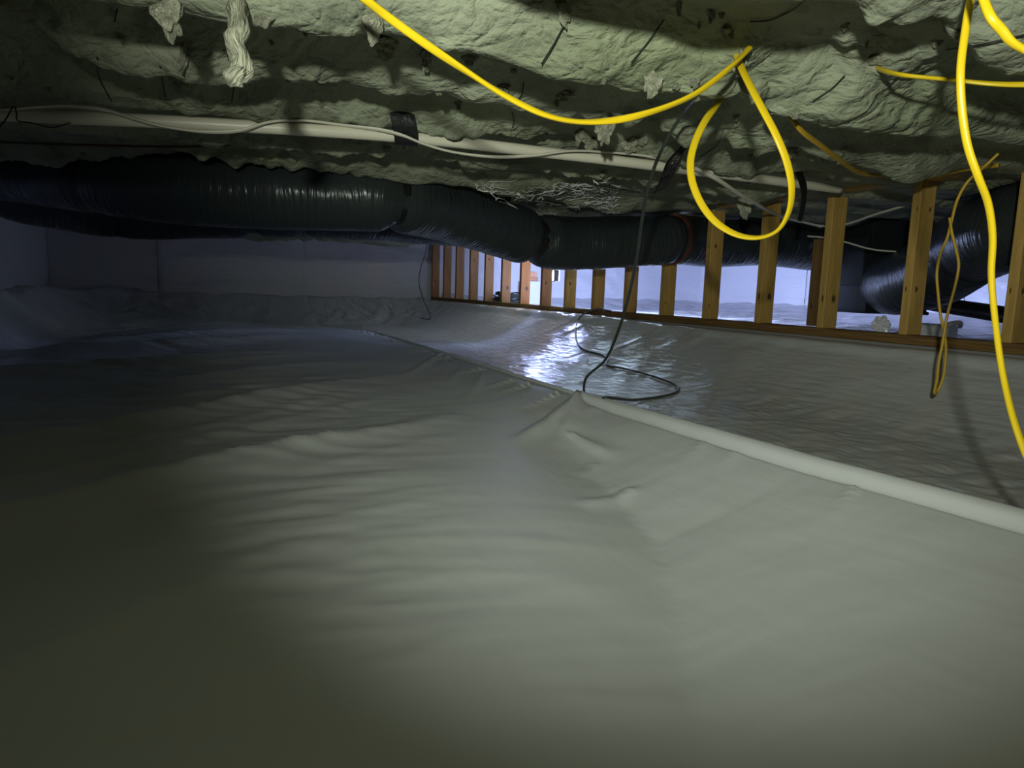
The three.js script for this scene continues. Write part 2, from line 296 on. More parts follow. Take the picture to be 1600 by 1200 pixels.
for (const [a0, a1, s, amp] of [[FAR, 6.2, 80, 0.03], [6.2, 4.3, 84, 0.035], [4.3, 2.6, 88, 0.05], [2.6, 0.8, 92, 0.05], [0.8, NEAR, 94, 0.03]]) wallPanel(wallBack, [a0, BACK], [a1, BACK], -0.2, 0.54, [0, -1], s, amp);
const wallNear = group('wall_near'); tag(wallNear, 'foundation wall behind the camera', null, null, 'structure');
box('concrete', NEAR - 0.22, NEAR - 0.02, LEFT - 0.2, BACK + 0.2, -0.6, 0.72, M.concrete, wallNear);
wallPanel(wallNear, [NEAR, LEFT], [NEAR, BACK], -0.5, 0.54, [1, 0], 98, 0.014);

// ------------------------------------------------------------------ ceiling: subfloor and joists
const ceiling = group('ceiling'); tag(ceiling, 'wooden floor joists and subfloor overhead', null, null, 'structure');
box('subfloor', NEAR - 0.2, FAR + 0.2, LEFT - 0.2, BACK + 0.2, JTOP, JTOP + 0.03, M.plywood, ceiling);
const kLast = Math.floor((FAR - 0.05 - JOIST0) / PITCHS);
for (let k = -6; k <= kLast; k++) { const a = JOIST0 + PITCHS * k; box('joist', a - 0.019, a + 0.019, LEFT - 0.02, BACK + 0.02, JBOT, JTOP, M.joist, ceiling); }

const DUCT_PATHS = [
  [[-110, 274, 3.12], [0, 276, 3.1], [140, 284, 2.95], [350, 298, 2.9], [520, 304, 2.95], [612, 308, 3.03], [690, 326, 3.3], [770, 352, 3.6], [832, 373, 3.8], [880, 380, 3.95], [950, 379, 4.05], [1020, 376, 4.15], [1052, 374, 4.2], [1110, 380, 4.4], [1200, 380, 4.65], [1290, 392, 4.95]],
  [[-160, 280, 3.45], [-40, 288, 3.5], [60, 309, 3.6], [190, 330, 3.75], [300, 332, 3.9], [392, 330, 3.8], [480, 330, 3.85], [600, 337, 4.0], [690, 345, 4.15], [800, 354, 4.35]],
  [[1850, 348, 2.5], [1720, 342, 2.7], [1600, 352, 2.95], [1530, 377, 3.3], [1470, 420, 3.7], [1415, 440, 4.05], [1392, 445, 4.45]],
];
const DUCTS = DUCT_PATHS.map((p, i) => { const c = new THREE.CatmullRomCurve3(p.map(([x, y, z]) => at(x, y, z)), false, 'centripetal'); return { R: [0.145, 0.14, 0.185][i], c: c.getPoints(70).map((q) => [toA(q), toB(q), q.y - EYE]) }; });

const pipePts = [[-120, 170, 1.70], [0, 178, 1.75], [300, 192.5, 1.87], [620, 213, 2.05], [860, 239, 2.25], [1050, 262, 2.45], [1200, 281, 2.70], [1312, 296, 3.0]];
DUCTS.push({ R: 0.022, c: new THREE.CatmullRomCurve3(px(pipePts), false, 'centripetal').getPoints(220).map((q) => [toA(q), toB(q), q.y - EYE]) });

// ------------------------------------------------------------------ insulation batts
function battY(k, a, b) {                           // underside of the batt in bay k, from the eye
  const a0 = JOIST0 + PITCHS * k, u = (a - a0) / PITCHS;
  const sag = 0.066 * clamp(0.95 + 1.15 * nz(b * 1.5, k * 3.1, 1), 0.2, 1.6) * (k === -1 ? 1.25 : 1);
  const lip = 0.56 + 0.12 * nz(b * 1.1, k * 2.7, 6) + 0.10 * nz(b * 4.3, k * 5.1, 2), P = (0.12 * sm(0, 0.15, u) + 0.98 * sm(lip, 0.90, u)) * (1 - sm(0.93, 1.0, u) * 0.9);
  let y = 0.507 - sag * P - 0.012 * sm(0, 0.12, u);
  y += 0.045 * (1 - sm(0.06, 0.34, u)) * sm(-0.05, 0.3, nz(b * 1.2, k * 4.9, 12));
  y -= 0.020 * fbm(a * 2.6, b * 2.0, k * 5, 3) * sm(0, 0.2, u);
  const rough = sm(0.05, 0.5, nz(b * 1.3 + 4, k * 1.7, 9) + 0.9 * (u - 0.5));
  y -= rough * (0.026 * (billow(a * 6.5 + 0.5 * nz(a * 4, b * 4, k), b * 5.5, k + 2, 4) - 0.6) + 0.0045 * fbm(a * 26, b * 22, k, 3));
  y -= 0.030 * sm(0.55, 0.82, u) * (1 - sm(0.92, 1, u)) * Math.pow(clamp(1.7 * nz(b * 3.1, k * 9.3, 4)), 1.3);   // hanging lobes along the far edge
  if (k === 2) y += 0.11 * (1 - sm(0.12, 0.42, u + 0.1 * nz(b * 6, 3))) * Math.max(sm(0.55, 0.7, b) * (1 - sm(1.1, 1.25, b)), 0.8 * sm(0.24, 0.32, b) * (1 - sm(0.5, 0.56, b)));   // gap left open above the pipe
  y -= 0.03 * Math.pow(clamp(fbm(a * 8, b * 6, k + 40, 3) * 1.2 * sm(0.6, 0.85, u)), 2);
  y += 0.03 * Math.exp(-Math.pow((b - (Math.round(b / 0.55) * 0.55)) / 0.05, 2)) * sm(0.3, 0.8, u) * 0.5;   // pinched by the wires
  y = Math.max(y, (k === 1 ? 0.412 : 0.392) - 0.012 * sm(0, 0.03, (k === 1 ? 0.412 : 0.392) - y));
  if (k >= 1) for (const d of DUCTS) for (const q of d.c) { const e = (q[0] - a) ** 2 + (q[1] - b) ** 2, r = d.R + 0.012; if (e < r * r) y = Math.max(y, q[2] + Math.sqrt(r * r - e)); }
  return lerp(y, Math.max(y, 0.455), sm(2.2, 2.5, b));
}
const bayOf = (a) => Math.floor((a - JOIST0) / PITCHS);
const ceil = (a, b) => battY(bayOf(a), a, b);
const BATT = [
  [-2, 'pale insulation batt overhead with the yellow cable ends at its right', 0.012],
  [-1, 'brightly lit bulging insulation batt at the top right above the horizontal yellow cable', 0.0085],
  [0, 'insulation batt between the bulging bright one and the one behind the yellow cable', 0.0085],
  [1, 'rough insulation batt behind the lowest dip of the long yellow cable', 0.0085],
  [2, 'insulation batt just above the white pipe', 0.0085],
  [3, 'insulation batt just behind the white pipe', 0.010],
  [4, 'insulation batt seen in the gap between white pipe and black duct', 0.012],
  [5, 'torn insulation batt with white fibre strands above the dip of the duct', 0.012],
  [6, 'insulation batt hanging lowest behind the torn fibre strands', 0.014],
];
const battObj = {};
function makeBatt(k, step, label, grp) {
  const a0 = JOIST0 + PITCHS * k + 0.021, a1 = a0 + PITCHS - 0.042, b0 = LEFT + 0.01, b1 = 4.6, kind = step < 0.013;
  const nu = Math.round((a1 - a0) / Math.min(step, 0.014)), rows = [];
  for (let b = b0; b < b1;) { rows.push(b); b += (b < -0.9 || b > 2.7 ? 0.03 : step); } rows.push(b1);
  const nv = rows.length - 1;
  const geo = gridGeo(nu + 6, nv, (i, j) => {
    const b = rows[j], t = clamp((i - 3) / nu), a = lerp(a0, a1, t); let y = battY(k, a, b), da = 0;
    if (i < 3) y = lerp(0.68, y, i / 3); else if (i > nu + 3) y = lerp(y, 0.68, (i - nu - 3) / 3);
    if (j === 0 || j === nv) y = 0.68;
    if (t > 0.6) da = 0.022 * sm(0.6, 0.95, t) * (0.4 + fbm(b * 6, y * 30, k + 60, 3)) ;
    return { p: H(a + da * (i > nu + 2 ? 0.8 : 1), b + 0.006 * nz(a * 20, b * 20, 2), y), uv: [a - y * 1.1, b] };
  }, 1, (i, j, p) => { const s = 0.90 + 0.16 * fbm(toA(p) * 3, toB(p) * 3, k, 3), g = sm(0.1, 0.5, nz(toA(p) * 2.2, toB(p) * 1.4, 77)); return [s * lerp(1, 0.86, g), s * lerp(1, 0.9, g), s * lerp(1, 0.76, g)]; });
  const m = mesh('insulation_batt', geo, M.fibre); tag(m, label, 'insulation', grp); battObj[k] = m; return m;
}
for (const [k, label, step] of BATT) makeBatt(k, step, label);
for (let k = 7; k < kLast; k++) makeBatt(k, 0.022, 'insulation batt far back above the black ducts', 'batts above the ducts');

// torn tufts of glass fibre that hang from the batts
function tuftGeo(s, len, wid, dep) {
  const g = new THREE.IcosahedronGeometry(1, 5), P = g.attributes.position;
  for (let i = 0; i < P.count; i++) {
    const v = new THREE.Vector3().fromBufferAttribute(P, i);
    const q = 0.74 + 0.55 * fbm(v.x * 1.15 + s, v.y * 1.15, v.z * 1.15 + s, 3);
    const tp = 1 - 0.5 * clamp(-v.y * 0.5 + 0.5) ;
    P.setXYZ(i, v.x * q * wid * tp, v.y * q * len, v.z * q * dep * tp);
  }
  g.computeVertexNormals(); return g;
}
const tuftVar = [0, 1, 2, 3].map((i) => tuftGeo(i * 13.7 + 2, 1, 1, 1));
function tuft(x, y, w, h, o = 0) {                   // at a point of the frame, size in frame pixels
  const p = hit(x, y - h * 0.35, ceil, -1); const z = depth(p), k = bayOf(toA(p)), par = battObj[k]; if (!par) return;
  const m = mesh('fibre_tuft', tuftVar[Math.floor(rnd() * 4)], M.tuft, par);
  m.position.copy(p); m.position.y -= h * z / FOCAL * 0.42; m.scale.set(w * z / FOCAL * 0.95, h * z / FOCAL * 0.95, w * z / FOCAL * 0.6); m.rotation.set(0.3 * (rnd() - 0.5), rnd() * 6.28, 0.5 * (rnd() - 0.5));
}
for (const t of [[882, 14, 22, 26], [1020, 128, 22, 24], [1062, 8, 10, 18], [1093, 38, 9, 8], [1112, 24, 14, 14], [1137, 52, 26, 16], [1128, 22, 10, 8], [1355, 68, 7, 8], [1242, 178, 14, 10], [905, 212, 18, 16], [945, 205, 26, 24], [925, 222, 30, 14],
  [716, 162, 8, 12], [605, 70, 34, 24], [585, 40, 26, 30], [668, 92, 18, 22], [985, 225, 24, 16], [1070, 204, 9, 8], [1160, 88, 16, 20], [1150, 182, 10, 8], [1465, 66, 14, 7], [1495, 55, 12, 7], [1370, 95, 30, 8], [1005, 218, 14, 10], [735, 90, 20, 12], [870, 160, 10, 8], [265, 22, 34, 40], [285, 92, 14, 26], [1240, 236, 22, 14], [1165, 318, 18, 24], [880, 150, 24, 10], [1085, 128, 14, 10], [1320, 40, 12, 8], [410, 30, 20, 14]]) tuft(...t);
for (let i = 0; i < 90; i++) {
  const k = Math.floor(lerp(-2, 5, rnd())), b = lerp(-0.6, 2.3, rnd()), a = JOIST0 + PITCHS * (k + lerp(0.62, 0.93, rnd())), par = battObj[k]; if (!par || nz(b * 1.3 + 4, k * 1.7, 9) < -0.25) continue;
  const s = 0.006 + 0.016 * rnd() * rnd(), m = mesh('fibre_tuft', tuftVar[i % 4], M.tuft, par);
  m.position.copy(H(a, b, battY(k, a, b) - s * 0.3)); m.scale.set(s * (0.8 + rnd()), s * 0.8, s); m.rotation.set(rnd(), rnd() * 6.28, rnd());
}
{ // long torn strip hanging at the upper left
  const p = hit(372, 22, ceil, -1), z = depth(p) * 0.96;
  const g = sweep(px([[370, 8, z * 1.02], [371, 40, z * 0.99], [368, 70, z * 0.97], [378, 95, z * 0.96], [376, 112, z * 0.96], [364, 122, z * 0.95], [357, 134, z * 0.95]]), { n: 50, m: 16, rad: (t, g) => 0.0165 * (0.72 + 0.3 * Math.abs(Math.cos(g)) + 0.5 * fbm(t * 6, Math.cos(g), Math.sin(g), 4)) * (1 - 0.75 * sm(0.86, 1, t)) });
  mesh('torn_strip', g, M.tuft, battObj[bayOf(toA(p))] || battObj[0]);
}
{ // white strands of torn facing under the batts above the dip of the duct
  const geos = [];
  for (let i = 0; i < 110; i++) {
    const x = 745 + 215 * (0.5 + 0.5 * Math.cos(Math.PI * (1 - Math.pow(rnd(), 0.8)))), low = (q) => piece([[730, 286], [780, 303], [830, 334], [870, 340], [910, 336], [965, 326]], q), y = lerp(278, low(x), rnd()), pts = [], off = 0.012 + 0.03 * rnd();
    let dx = (rnd() < 0.75 ? 1 : 0.3) * (14 + 36 * rnd()) * (rnd() < 0.5 ? -1 : 1), dy = (rnd() - 0.5) * 12;
    for (let q = 0; q < 6; q++) { const sx = clamp(x + dx * q / 5 + (rnd() - 0.5) * 6, 738 + (i * 7) % 34, 975 - (i * 5) % 21), sy = Math.min(low(sx) - 5 * rnd(), y + dy * q / 5 + (rnd() - 0.5) * 6); pts.push(hit(sx, sy, ceil, -1).addScaledVector(ray(sx, sy), -0.03).add(new THREE.Vector3(0, -off * 0.8, 0))); }
    geos.push(sweep(pts, { n: 18, m: 5, r: 0.0010 + 0.0020 * rnd() * rnd() }));
  }
  const m = mesh('torn_strands', mergeGeometries(geos), M.strand, battObj[5]); m.userData.kind = 'stuff'; m.userData.label = 'web of white torn fibre strands';
}

// ------------------------------------------------------------------ stud wall
const studWall = group('stud_wall', H(4, WALLB, -0.19)); tag(studWall, 'row of bare wooden studs on a low plate dividing the crawl space', 'stud wall');
const local = (o, parent) => { o.position.sub(parent.position); return o; };
const SILLB = -0.175, SILLT = -0.137, STOP = 0.476;
const studGeo = new RoundedBoxGeometry(0.038, STOP - SILLT, 0.089, 2, 0.0035);
for (let n = -1; n <= 19; n++) {
  if (n === -1) continue;
  const a = STUD0 - n * PITCHS + (n === 14 ? 0.012 : 0) + 0.008 * nz(n * 3.3, 1);
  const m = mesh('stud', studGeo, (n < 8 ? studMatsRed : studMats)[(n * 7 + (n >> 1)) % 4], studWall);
  m.position.copy(H(a, WALLB + 0.0445, (SILLT + STOP) / 2)); m.rotation.set(0, TURN, 0); local(m, studWall);
}
{ const m = mesh('stud', new RoundedBoxGeometry(0.038, 0.42, 0.089, 2, 0.0035), plateMat, studWall); m.position.copy(H(2.55, WALLB + 0.18, SILLT + 0.21)); m.rotation.y = TURN; local(m, studWall); m.userData.label = 'shorter dark stud standing behind the others'; }
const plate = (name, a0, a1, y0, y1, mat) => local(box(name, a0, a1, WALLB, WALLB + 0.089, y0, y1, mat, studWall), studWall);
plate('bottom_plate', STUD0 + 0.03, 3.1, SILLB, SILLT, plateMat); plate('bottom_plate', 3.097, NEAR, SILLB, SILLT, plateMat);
plate('top_plate', STUD0 + 0.03, NEAR, STOP, JBOT - 0.001, studMats[2]);
for (const n of [1, 4, 7, 10, 13, 16]) { const a = STUD0 - n * PITCHS, m = box('shim', a - 0.03, a + 0.03, WALLB + 0.03, WALLB + 0.08, -0.2, SILLB, plateMat, studWall); local(m, studWall); }
for (const [i, a0, a1, y] of [[1, 3.85, FAR, -0.2], [2, NEAR, 3.849, -0.1755]]) tag(box('trim_' + i, a0, a1, WALLB - 0.002, WALLB + 0.07, -0.56, y, M.concrete, null), 'concrete footing strip under the stud wall', null, null, 'structure');

// ------------------------------------------------------------------ ducts
const ductRad = (base, s0, pinch = []) => (t, g, s) => {
  let r = base * (s0 < 12 ? lerp(0.70, 1, sm(0.06, 0.2, t)) : 1) * (1 + 0.018 * fbm(s * 5, Math.cos(g) * 1.2, s0 + Math.sin(g) * 1.2, 3) + 0.006 * nz(s * 34, Math.cos(g), s0));
  for (const [c, d, w] of pinch) r -= base * d * Math.exp(-Math.pow((s - c) / w, 2)) * (1 + 0.25 * nz(g * 3, c, 3));
  return r;
};
function duct(label, pts, R, s0, bands, seg = 260, cat = 'duct') {
  const P = px(pts), o = group('flexible_duct', P[0]), curve = new THREE.CatmullRomCurve3(P, false, 'centripetal');
  const L = curve.getLength(), pinch = bands.map(([t, d, w]) => { const c = new THREE.CatmullRomCurve3(P, false, 'centripetal'); let s = 0, q = c.getPoint(0); for (let i = 1; i <= 400; i++) { const p2 = c.getPoint(t * i / 400); s += p2.distanceTo(q); q = p2; } return [s, d, w]; });
  const sleeve = mesh('sleeve', sweep(P, { n: seg, m: 40, rad: ductRad(R, s0, pinch) }), M.duct, o); local(sleeve, o);
  bands.forEach(([t, d, w, bw, mat]) => {
    const p0 = curve.getPoint(clamp(t - bw / L / 2)), p1 = curve.getPoint(clamp(t + bw / L / 2)), pm = p0.clone().lerp(p1, 0.5);
    const b = mesh('tape_band', sweep([p0, pm, p1], { n: 10, m: 40, rad: (tt, g) => R * (s0 < 12 ? lerp(0.70, 1, sm(0.06, 0.2, t)) : 1) * (1 - d * 0.92) * 1.012 + 0.002 * nz(g * 4, tt * 6, s0) }), mat || M.tape, o); local(b, o);
  });
  tag(o, label, cat); return o;
}
const d1 = duct('long black flexible duct sagging below the white pipe and through the stud wall', DUCT_PATHS[0], 0.145, 3.1,
  [[0.137, 0.05, 0.03, 0.075], [0.334, 0.16, 0.035, 0.05], [0.535, 0.30, 0.05, 0.075, M.foilTape], [0.795, 0.10, 0.025, 0.03]], 420);
{ // red seam line beside the last band
  const c = new THREE.CatmullRomCurve3(px([[1050.4, 374, 4.195], [1051.1, 374, 4.198], [1051.8, 374, 4.2]])); const P = [c.getPoint(0), c.getPoint(0.5), c.getPoint(1)];
  const m = mesh('red_tie', sweep(P, { n: 4, m: 40, rad: () => 0.142 }), M.red, d1); local(m, d1);
}
duct('second black duct running lower behind the long one along the far wall', DUCT_PATHS[1], 0.140, 9.7, [[0.33, 0.06, 0.03, 0.05], [0.56, 0.2, 0.04, 0.04], [0.66, 0.12, 0.03, 0.04]], 280);
duct('wide black return duct slanting down behind the studs at the right', DUCT_PATHS[2], 0.185, 15.3, [[0.52, 0.06, 0.03, 0.04]], 220);
{ // plenum box
  const p = at(1374, 440, 4.6), o = group('plenum_box', new THREE.Vector3(p.x, EYE - 0.085, p.z));
  const add = (n, w, h, d, x, y, z, mat = M.plenum) => { const m = mesh(n, new RoundedBoxGeometry(w, h, d, 2, 0.006), mat, o); m.position.set(x, y, z); return m; };
  add('box_body', 0.46, 0.56, 0.34, 0, 0.29, 0); add('bottom_flange', 0.48, 0.02, 0.36, 0, 0.01, 0); add('corner_seam', 0.012, 0.54, 0.012, 0, 0.29, 0.0);
  o.children[2].position.set(-0.23, 0.29, 0.17); o.rotation.y = 0.25 - PHI; add('collar', 0.04, 0.3, 0.3, -0.24, 0.32, 0);
  tag(o, 'dark sheet metal plenum box hanging behind the studs', 'plenum');
}

// ------------------------------------------------------------------ pipes and hangers
const pipe = mesh('water_pipe', sweep(px(pipePts), { n: 160, m: 20, r: 0.0165 }), M.pvc); tag(pipe, 'cream plastic pipe strapped under the insulation batts', 'pipe');
const drain = mesh('drain_pipe', sweep(px([[1430, 470, 4.6], [1480, 478, 4.2], [1545, 488, 3.9], [1620, 500, 3.6], [1720, 512, 3.3]]), { n: 60, m: 24, r: 0.045 }), M.drain); tag(drain, 'black drain pipe low behind the studs at the right', 'pipe');
// a flat band that wraps what it carries and goes up to the joists
function ribbon(pts, w, th = 0.002, dir = null, n = 40) {
  const curve = new THREE.CatmullRomCurve3(pts, false, 'centripetal'), P = [], I = [], U = [];
  for (let i = 0; i <= n; i++) {
    const t = i / n, c = curve.getPoint(t), T = curve.getTangent(t), D = (typeof dir === 'function' ? dir(t) : dir).clone().normalize(), N = T.clone().cross(D).normalize();
    const ww = typeof w === 'function' ? w(t) : w;
    for (const [s, q] of [[-1, -1], [1, -1], [1, 1], [-1, 1]]) { const v = c.clone().addScaledVector(D, s * ww / 2).addScaledVector(N, q * th / 2); P.push(v.x, v.y, v.z); U.push((s + 1) * ww / 2, t * 0.3); }
  }
  for (let i = 0; i < n; i++) for (let j = 0; j < 4; j++) { const k = i * 4 + j, k2 = i * 4 + (j + 1) % 4; I.push(k, k2, k + 4, k2, k2 + 4, k + 4); }
  I.push(0, 2, 1, 0, 3, 2); const e = n * 4; I.push(e, e + 1, e + 2, e, e + 2, e + 3);
  const g = new THREE.BufferGeometry(); g.setAttribute('position', new THREE.Float32BufferAttribute(P, 3)); g.setAttribute('uv', new THREE.Float32BufferAttribute(U, 2)); g.setIndex(I);
  const f = g.toNonIndexed(); f.computeVertexNormals(); return f;
}
const along = (x0, y0, z0, x1, y1, z1) => at(x1, y1, z1).sub(at(x0, y0, z0)).normalize();
const pd = along(600, 211, 2.04, 660, 217, 2.08);
const st1 = mesh('hanger_strap', ribbon(px([[626, 150, 2.02], [627, 170, 1.99], [631, 192, 1.99], [634, 208, 2.01], [635, 222, 2.03], [634, 227, 2.06], [632, 214, 2.10], [628, 190, 2.12]]), (t) => 0.070 - 0.006 * t, 0.002, pd), M.tape); tag(st1, 'wide black strap folded around the cream pipe above the left duct', 'strap');
const st2 = mesh('hanger_strap', ribbon(px([[1102, 190, 2.22], [1088, 212, 2.24], [1070, 228, 2.26], [1055, 245, 2.28], [1046, 268, 2.3], [1036, 290, 2.34], [1030, 298, 2.36]]), (t) => 0.058 - 0.02 * Math.abs(t - 0.5), 0.004, (t) => turned(0.8, 0.55 - 0.2 * t, 0.25 + 0.3 * t)), M.foilTape); tag(st2, 'twisted shiny black tape strap holding the pipe beside the hanging black cable', 'strap');
const st2b = mesh('hanger_strap', ribbon(px([[1092, 205, 2.45], [1083, 230, 2.43], [1074, 250, 2.44], [1070, 266, 2.47], [1072, 270, 2.5]]), 0.045, 0.002, along(1050, 262, 2.45, 1080, 266, 2.49)), M.tape); tag(st2b, 'short dull black strap over the pipe just left of the yellow loop', 'strap');
const st3 = mesh('hanger_strap', ribbon(px([[1252, 262, 2.86], [1249, 272, 2.79], [1253, 282, 2.79], [1256, 296, 2.80], [1255, 320, 2.84], [1249, 345, 2.88]]), (t) => 0.04 + 0.012 * Math.sin(t * 5), 0.002, along(1200, 281, 2.7, 1250, 287, 2.82)), M.tape); tag(st3, 'black strap over the pipe between the two studs at its right end', 'strap');
const st4 = mesh('hanger_strap', ribbon(px([[796, 300, 3.5], [793, 312, 3.48], [789, 326, 3.47], [786, 338, 3.47]]), 0.03, 0.002, along(780, 320, 3.47, 800, 324, 3.49)), M.tape); tag(st4, 'narrow black strap down to the duct in front of the torn fibre strands', 'strap');

// ------------------------------------------------------------------ cables
function cable(name, label, cat, pts, o, mat, grp) { const m = mesh(name, sweep(pts, o), mat); return tag(m, label, cat, grp); }
cable('electrical_cable', 'long yellow cable sagging in a wide curve under the insulation', 'cable', px([[520, -40, 0.9], [572, 0, 0.93], [600, 22, 0.95], [655, 62, 0.98], [720, 106, 1.02], [790, 150, 1.06], [850, 179, 1.09], [900, 190, 1.12], [960, 188, 1.15], [1020, 174, 1.18], [1080, 150, 1.22], [1122, 121, 1.26], [1150, 97, 1.3], [1172, 74, 1.36]]),
  { n: 200, m: 14, oval: [0.0056, 0.0038], twist: (t) => 5 * t + 0.6 * Math.sin(t * 20) }, M.yellow);
cable('electrical_cable', 'yellow cable hanging in a closed loop in front of the studs', 'cable', px([[1150, 78, 1.42], [1156, 100, 1.36], [1170, 130, 1.30], [1190, 168, 1.26], [1213, 212, 1.24], [1230, 255, 1.24], [1237, 295, 1.25], [1232, 332, 1.27], [1215, 360, 1.29], [1188, 371, 1.31], [1155, 368, 1.33], [1122, 350, 1.35], [1098, 322, 1.37], [1082, 285, 1.39], [1079, 252, 1.41], [1086, 222, 1.43], [1100, 192, 1.46], [1118, 166, 1.52], [1128, 152, 1.6]]),
  { n: 220, m: 14, oval: [0.0072, 0.0036], twist: (t) => piece([[0, 1.45], [0.3, 1.5], [0.5, 0.9], [0.62, 0.3], [0.8, 0.1], [0.92, 0.7], [1, 1]], t) }, M.yellow);
cable('electrical_cable', 'yellow cable hanging down in front of the rightmost stud to the liner', 'cable', px([[1530, -60, 0.98], [1517, -5, 0.97], [1508, 50, 0.96], [1501, 110, 0.95], [1503, 170, 0.95], [1512, 228, 0.95], [1528, 275, 0.95], [1544, 318, 0.96], [1551, 370, 0.97], [1549, 430, 0.98], [1556, 510, 0.98], [1568, 590, 0.98], [1585, 660, 0.98], [1605, 715, 0.97], [1635, 770, 0.96], [1680, 800, 0.96]]),
  { n: 200, m: 14, oval: [0.0050, 0.0042], twist: (t) => 4 * t }, M.yellow);
cable('electrical_cable', 'short yellow cable slanting out of the top right corner', 'cable', px([[1525, -40, 0.86], [1536, -3, 0.85], [1549, 28, 0.84], [1566, 48, 0.84], [1580, 65, 0.84], [1604, 80, 0.84], [1660, 110, 0.84]]), { n: 80, m: 12, oval: [0.0052, 0.0042], twist: (t) => 3 * t }, M.yellow);
cable('electrical_cable', 'yellow cable stretched level under the bright bulging batt', 'cable', px([[1365, 104, 1.5], [1390, 113, 1.40], [1416, 118, 1.36], [1490, 125, 1.33], [1550, 131, 1.3], [1606, 132, 1.28], [1680, 128, 1.25]]), { n: 90, m: 12, oval: [0.0050, 0.0036], twist: (t) => 3 * t }, M.yellow);
cable('electrical_cable', 'dull yellow cable dropping from the batts onto the top plate', 'cable', px([[1224, 168, 1.78], [1236, 184, 1.70], [1250, 202, 1.72], [1283, 228, 1.84], [1312, 250, 2.02], [1348, 271, 2.40], [1400, 275, 2.70], [1452, 276, 2.64], [1500, 266, 2.52], [1560, 258, 2.35]]), { n: 120, m: 12, oval: [0.0072, 0.0045], twist: (t) => 1.4 + 0.6 * t }, M.ochre);
cable('thin_cable', 'thin ochre wire doubled into a long narrow hanging loop', 'cable', px([[1560, 240, 2.1], [1535, 263, 2.12], [1512, 284, 2.14], [1496, 312, 2.16], [1487, 345, 2.18], [1480, 372, 2.18], [1470, 395, 2.18], [1464, 425, 2.18], [1466, 460, 2.18], [1470, 495, 2.18], [1475, 517, 2.18], [1478, 540, 2.18], [1477, 565, 2.18], [1473, 592, 2.18], [1464, 612, 2.18], [1460, 614, 2.17], [1464, 592, 2.16], [1467, 565, 2.16], [1472, 540, 2.16], [1476, 517, 2.16], [1479, 498, 2.16], [1485, 474, 2.16], [1492, 448, 2.16], [1498, 414, 2.16], [1494, 390, 2.16], [1487, 362, 2.16], [1484, 340, 2.17]]),
  { n: 260, m: 10, r: 0.0042 }, M.ochre);
const G = (x, y, h = 0.007) => { const p = hit(x, y, ground); p.y += h; return p; };
const ctop = hit(1090, 140, ceil, -1);
cable('hanging_cable', 'black cable hanging from the batts and looping over the trough liner', 'cable', [ctop.clone().setY(ctop.y + 0.04), ctop, at(1066, 178, 1.64), at(1041, 220, 1.75), at(1023, 260, 1.85), at(1010, 305, 1.97), at(1002, 350, 2.1), at(995, 400, 2.22), at(985, 452, 2.36), at(968, 512, 2.52), at(945, 563, 2.68), at(915, 592, 2.78), H(2.42, 1.45, ground(2.42, 1.45) + 0.02), H(2.20, 1.38, ground(2.2, 1.38) + 0.012), G(946, 625), G(1000, 627), G(1040, 621), G(1061, 611), G(1054, 603), G(1020, 590), G(975, 578), G(948, 572), G(950, 564), G(940, 556), G(915, 549), G(904, 540), G(899, 522), G(903, 502), at(915, 489, 4.78), at(932, 483, 4.72), at(955, 486, 4.82)],
  { n: 420, m: 10, rad: (t) => lerp(0.0036, 0.0052, sm(0, 0.25, t)) }, M.greenBlack);
cable('thin_cable', 'thin black wire dangling in front of the far wall beside the first stud', 'cable', px([[668, 378, 7.9], [665, 395, 7.85], [657, 420, 7.8], [654.5, 442, 7.75], [660, 464, 7.7], [669, 484, 7.3], [672.5, 496, 6.9], [670, 499, 6.75], [658, 496.5, 6.85]]), { n: 80, m: 6, r: 0.0042 }, M.wire);
cable('wall_cable', 'cream cable wound along the cream pipe', 'cable', px([[-110, 166, 1.68], [0, 171, 1.72], [60, 167, 1.76], [120, 167, 1.80], [165, 172, 1.79], [215, 187, 1.79], [265, 199, 1.82], [320, 206, 1.85], [375, 204, 1.87], [420, 191, 1.89], [470, 188, 1.94], [540, 196, 1.98], [600, 204, 2.0], [630, 212, 2.005], [660, 224, 2.03], [705, 237, 2.07], [770, 245, 2.12], [835, 243, 2.18], [890, 236, 2.22], [950, 238, 2.30], [1010, 244, 2.36], [1060, 254, 2.42]]), { n: 260, m: 12, oval: [0.0062, 0.0036], twist: (t) => 1.4 + 0.4 * Math.sin(t * 30) }, M.whiteCable);
cable('wall_cable', 'cream cable slanting from the pipe across the second full stud', 'cable', px([[1075, 258, 2.42], [1118, 279, 2.48], [1150, 300, 2.62], [1188, 322, 2.95], [1203, 330, 3.3], [1225, 340, 3.75], [1255, 347, 3.9], [1285, 353, 3.95], [1318, 351, 3.9], [1365, 336, 3.7], [1420, 319, 3.5], [1470, 300, 3.4]]), { n: 120, m: 12, oval: [0.0085, 0.005], twist: () => 1.3 }, M.whiteCable);
cable('thin_cable', 'thin pale wire curving through the dark behind the wide stud', 'cable', px([[1262, 369, 4.1], [1285, 371, 4.1], [1320, 378, 4.05], [1360, 389, 4.0], [1400, 393, 3.95], [1440, 392, 3.9]]), { n: 60, m: 8, r: 0.0045 }, M.whiteCable);
cable('thin_cable', 'thin black wire drooping below the cream pipe', 'cable', px([[702, 233, 2.12], [722, 246, 2.12], [760, 262, 2.14], [805, 268, 2.17], [850, 271, 2.2], [900, 281, 2.24], [950, 293, 2.28], [1000, 300, 2.3]]), { n: 80, m: 6, r: 0.0017 }, M.wire);
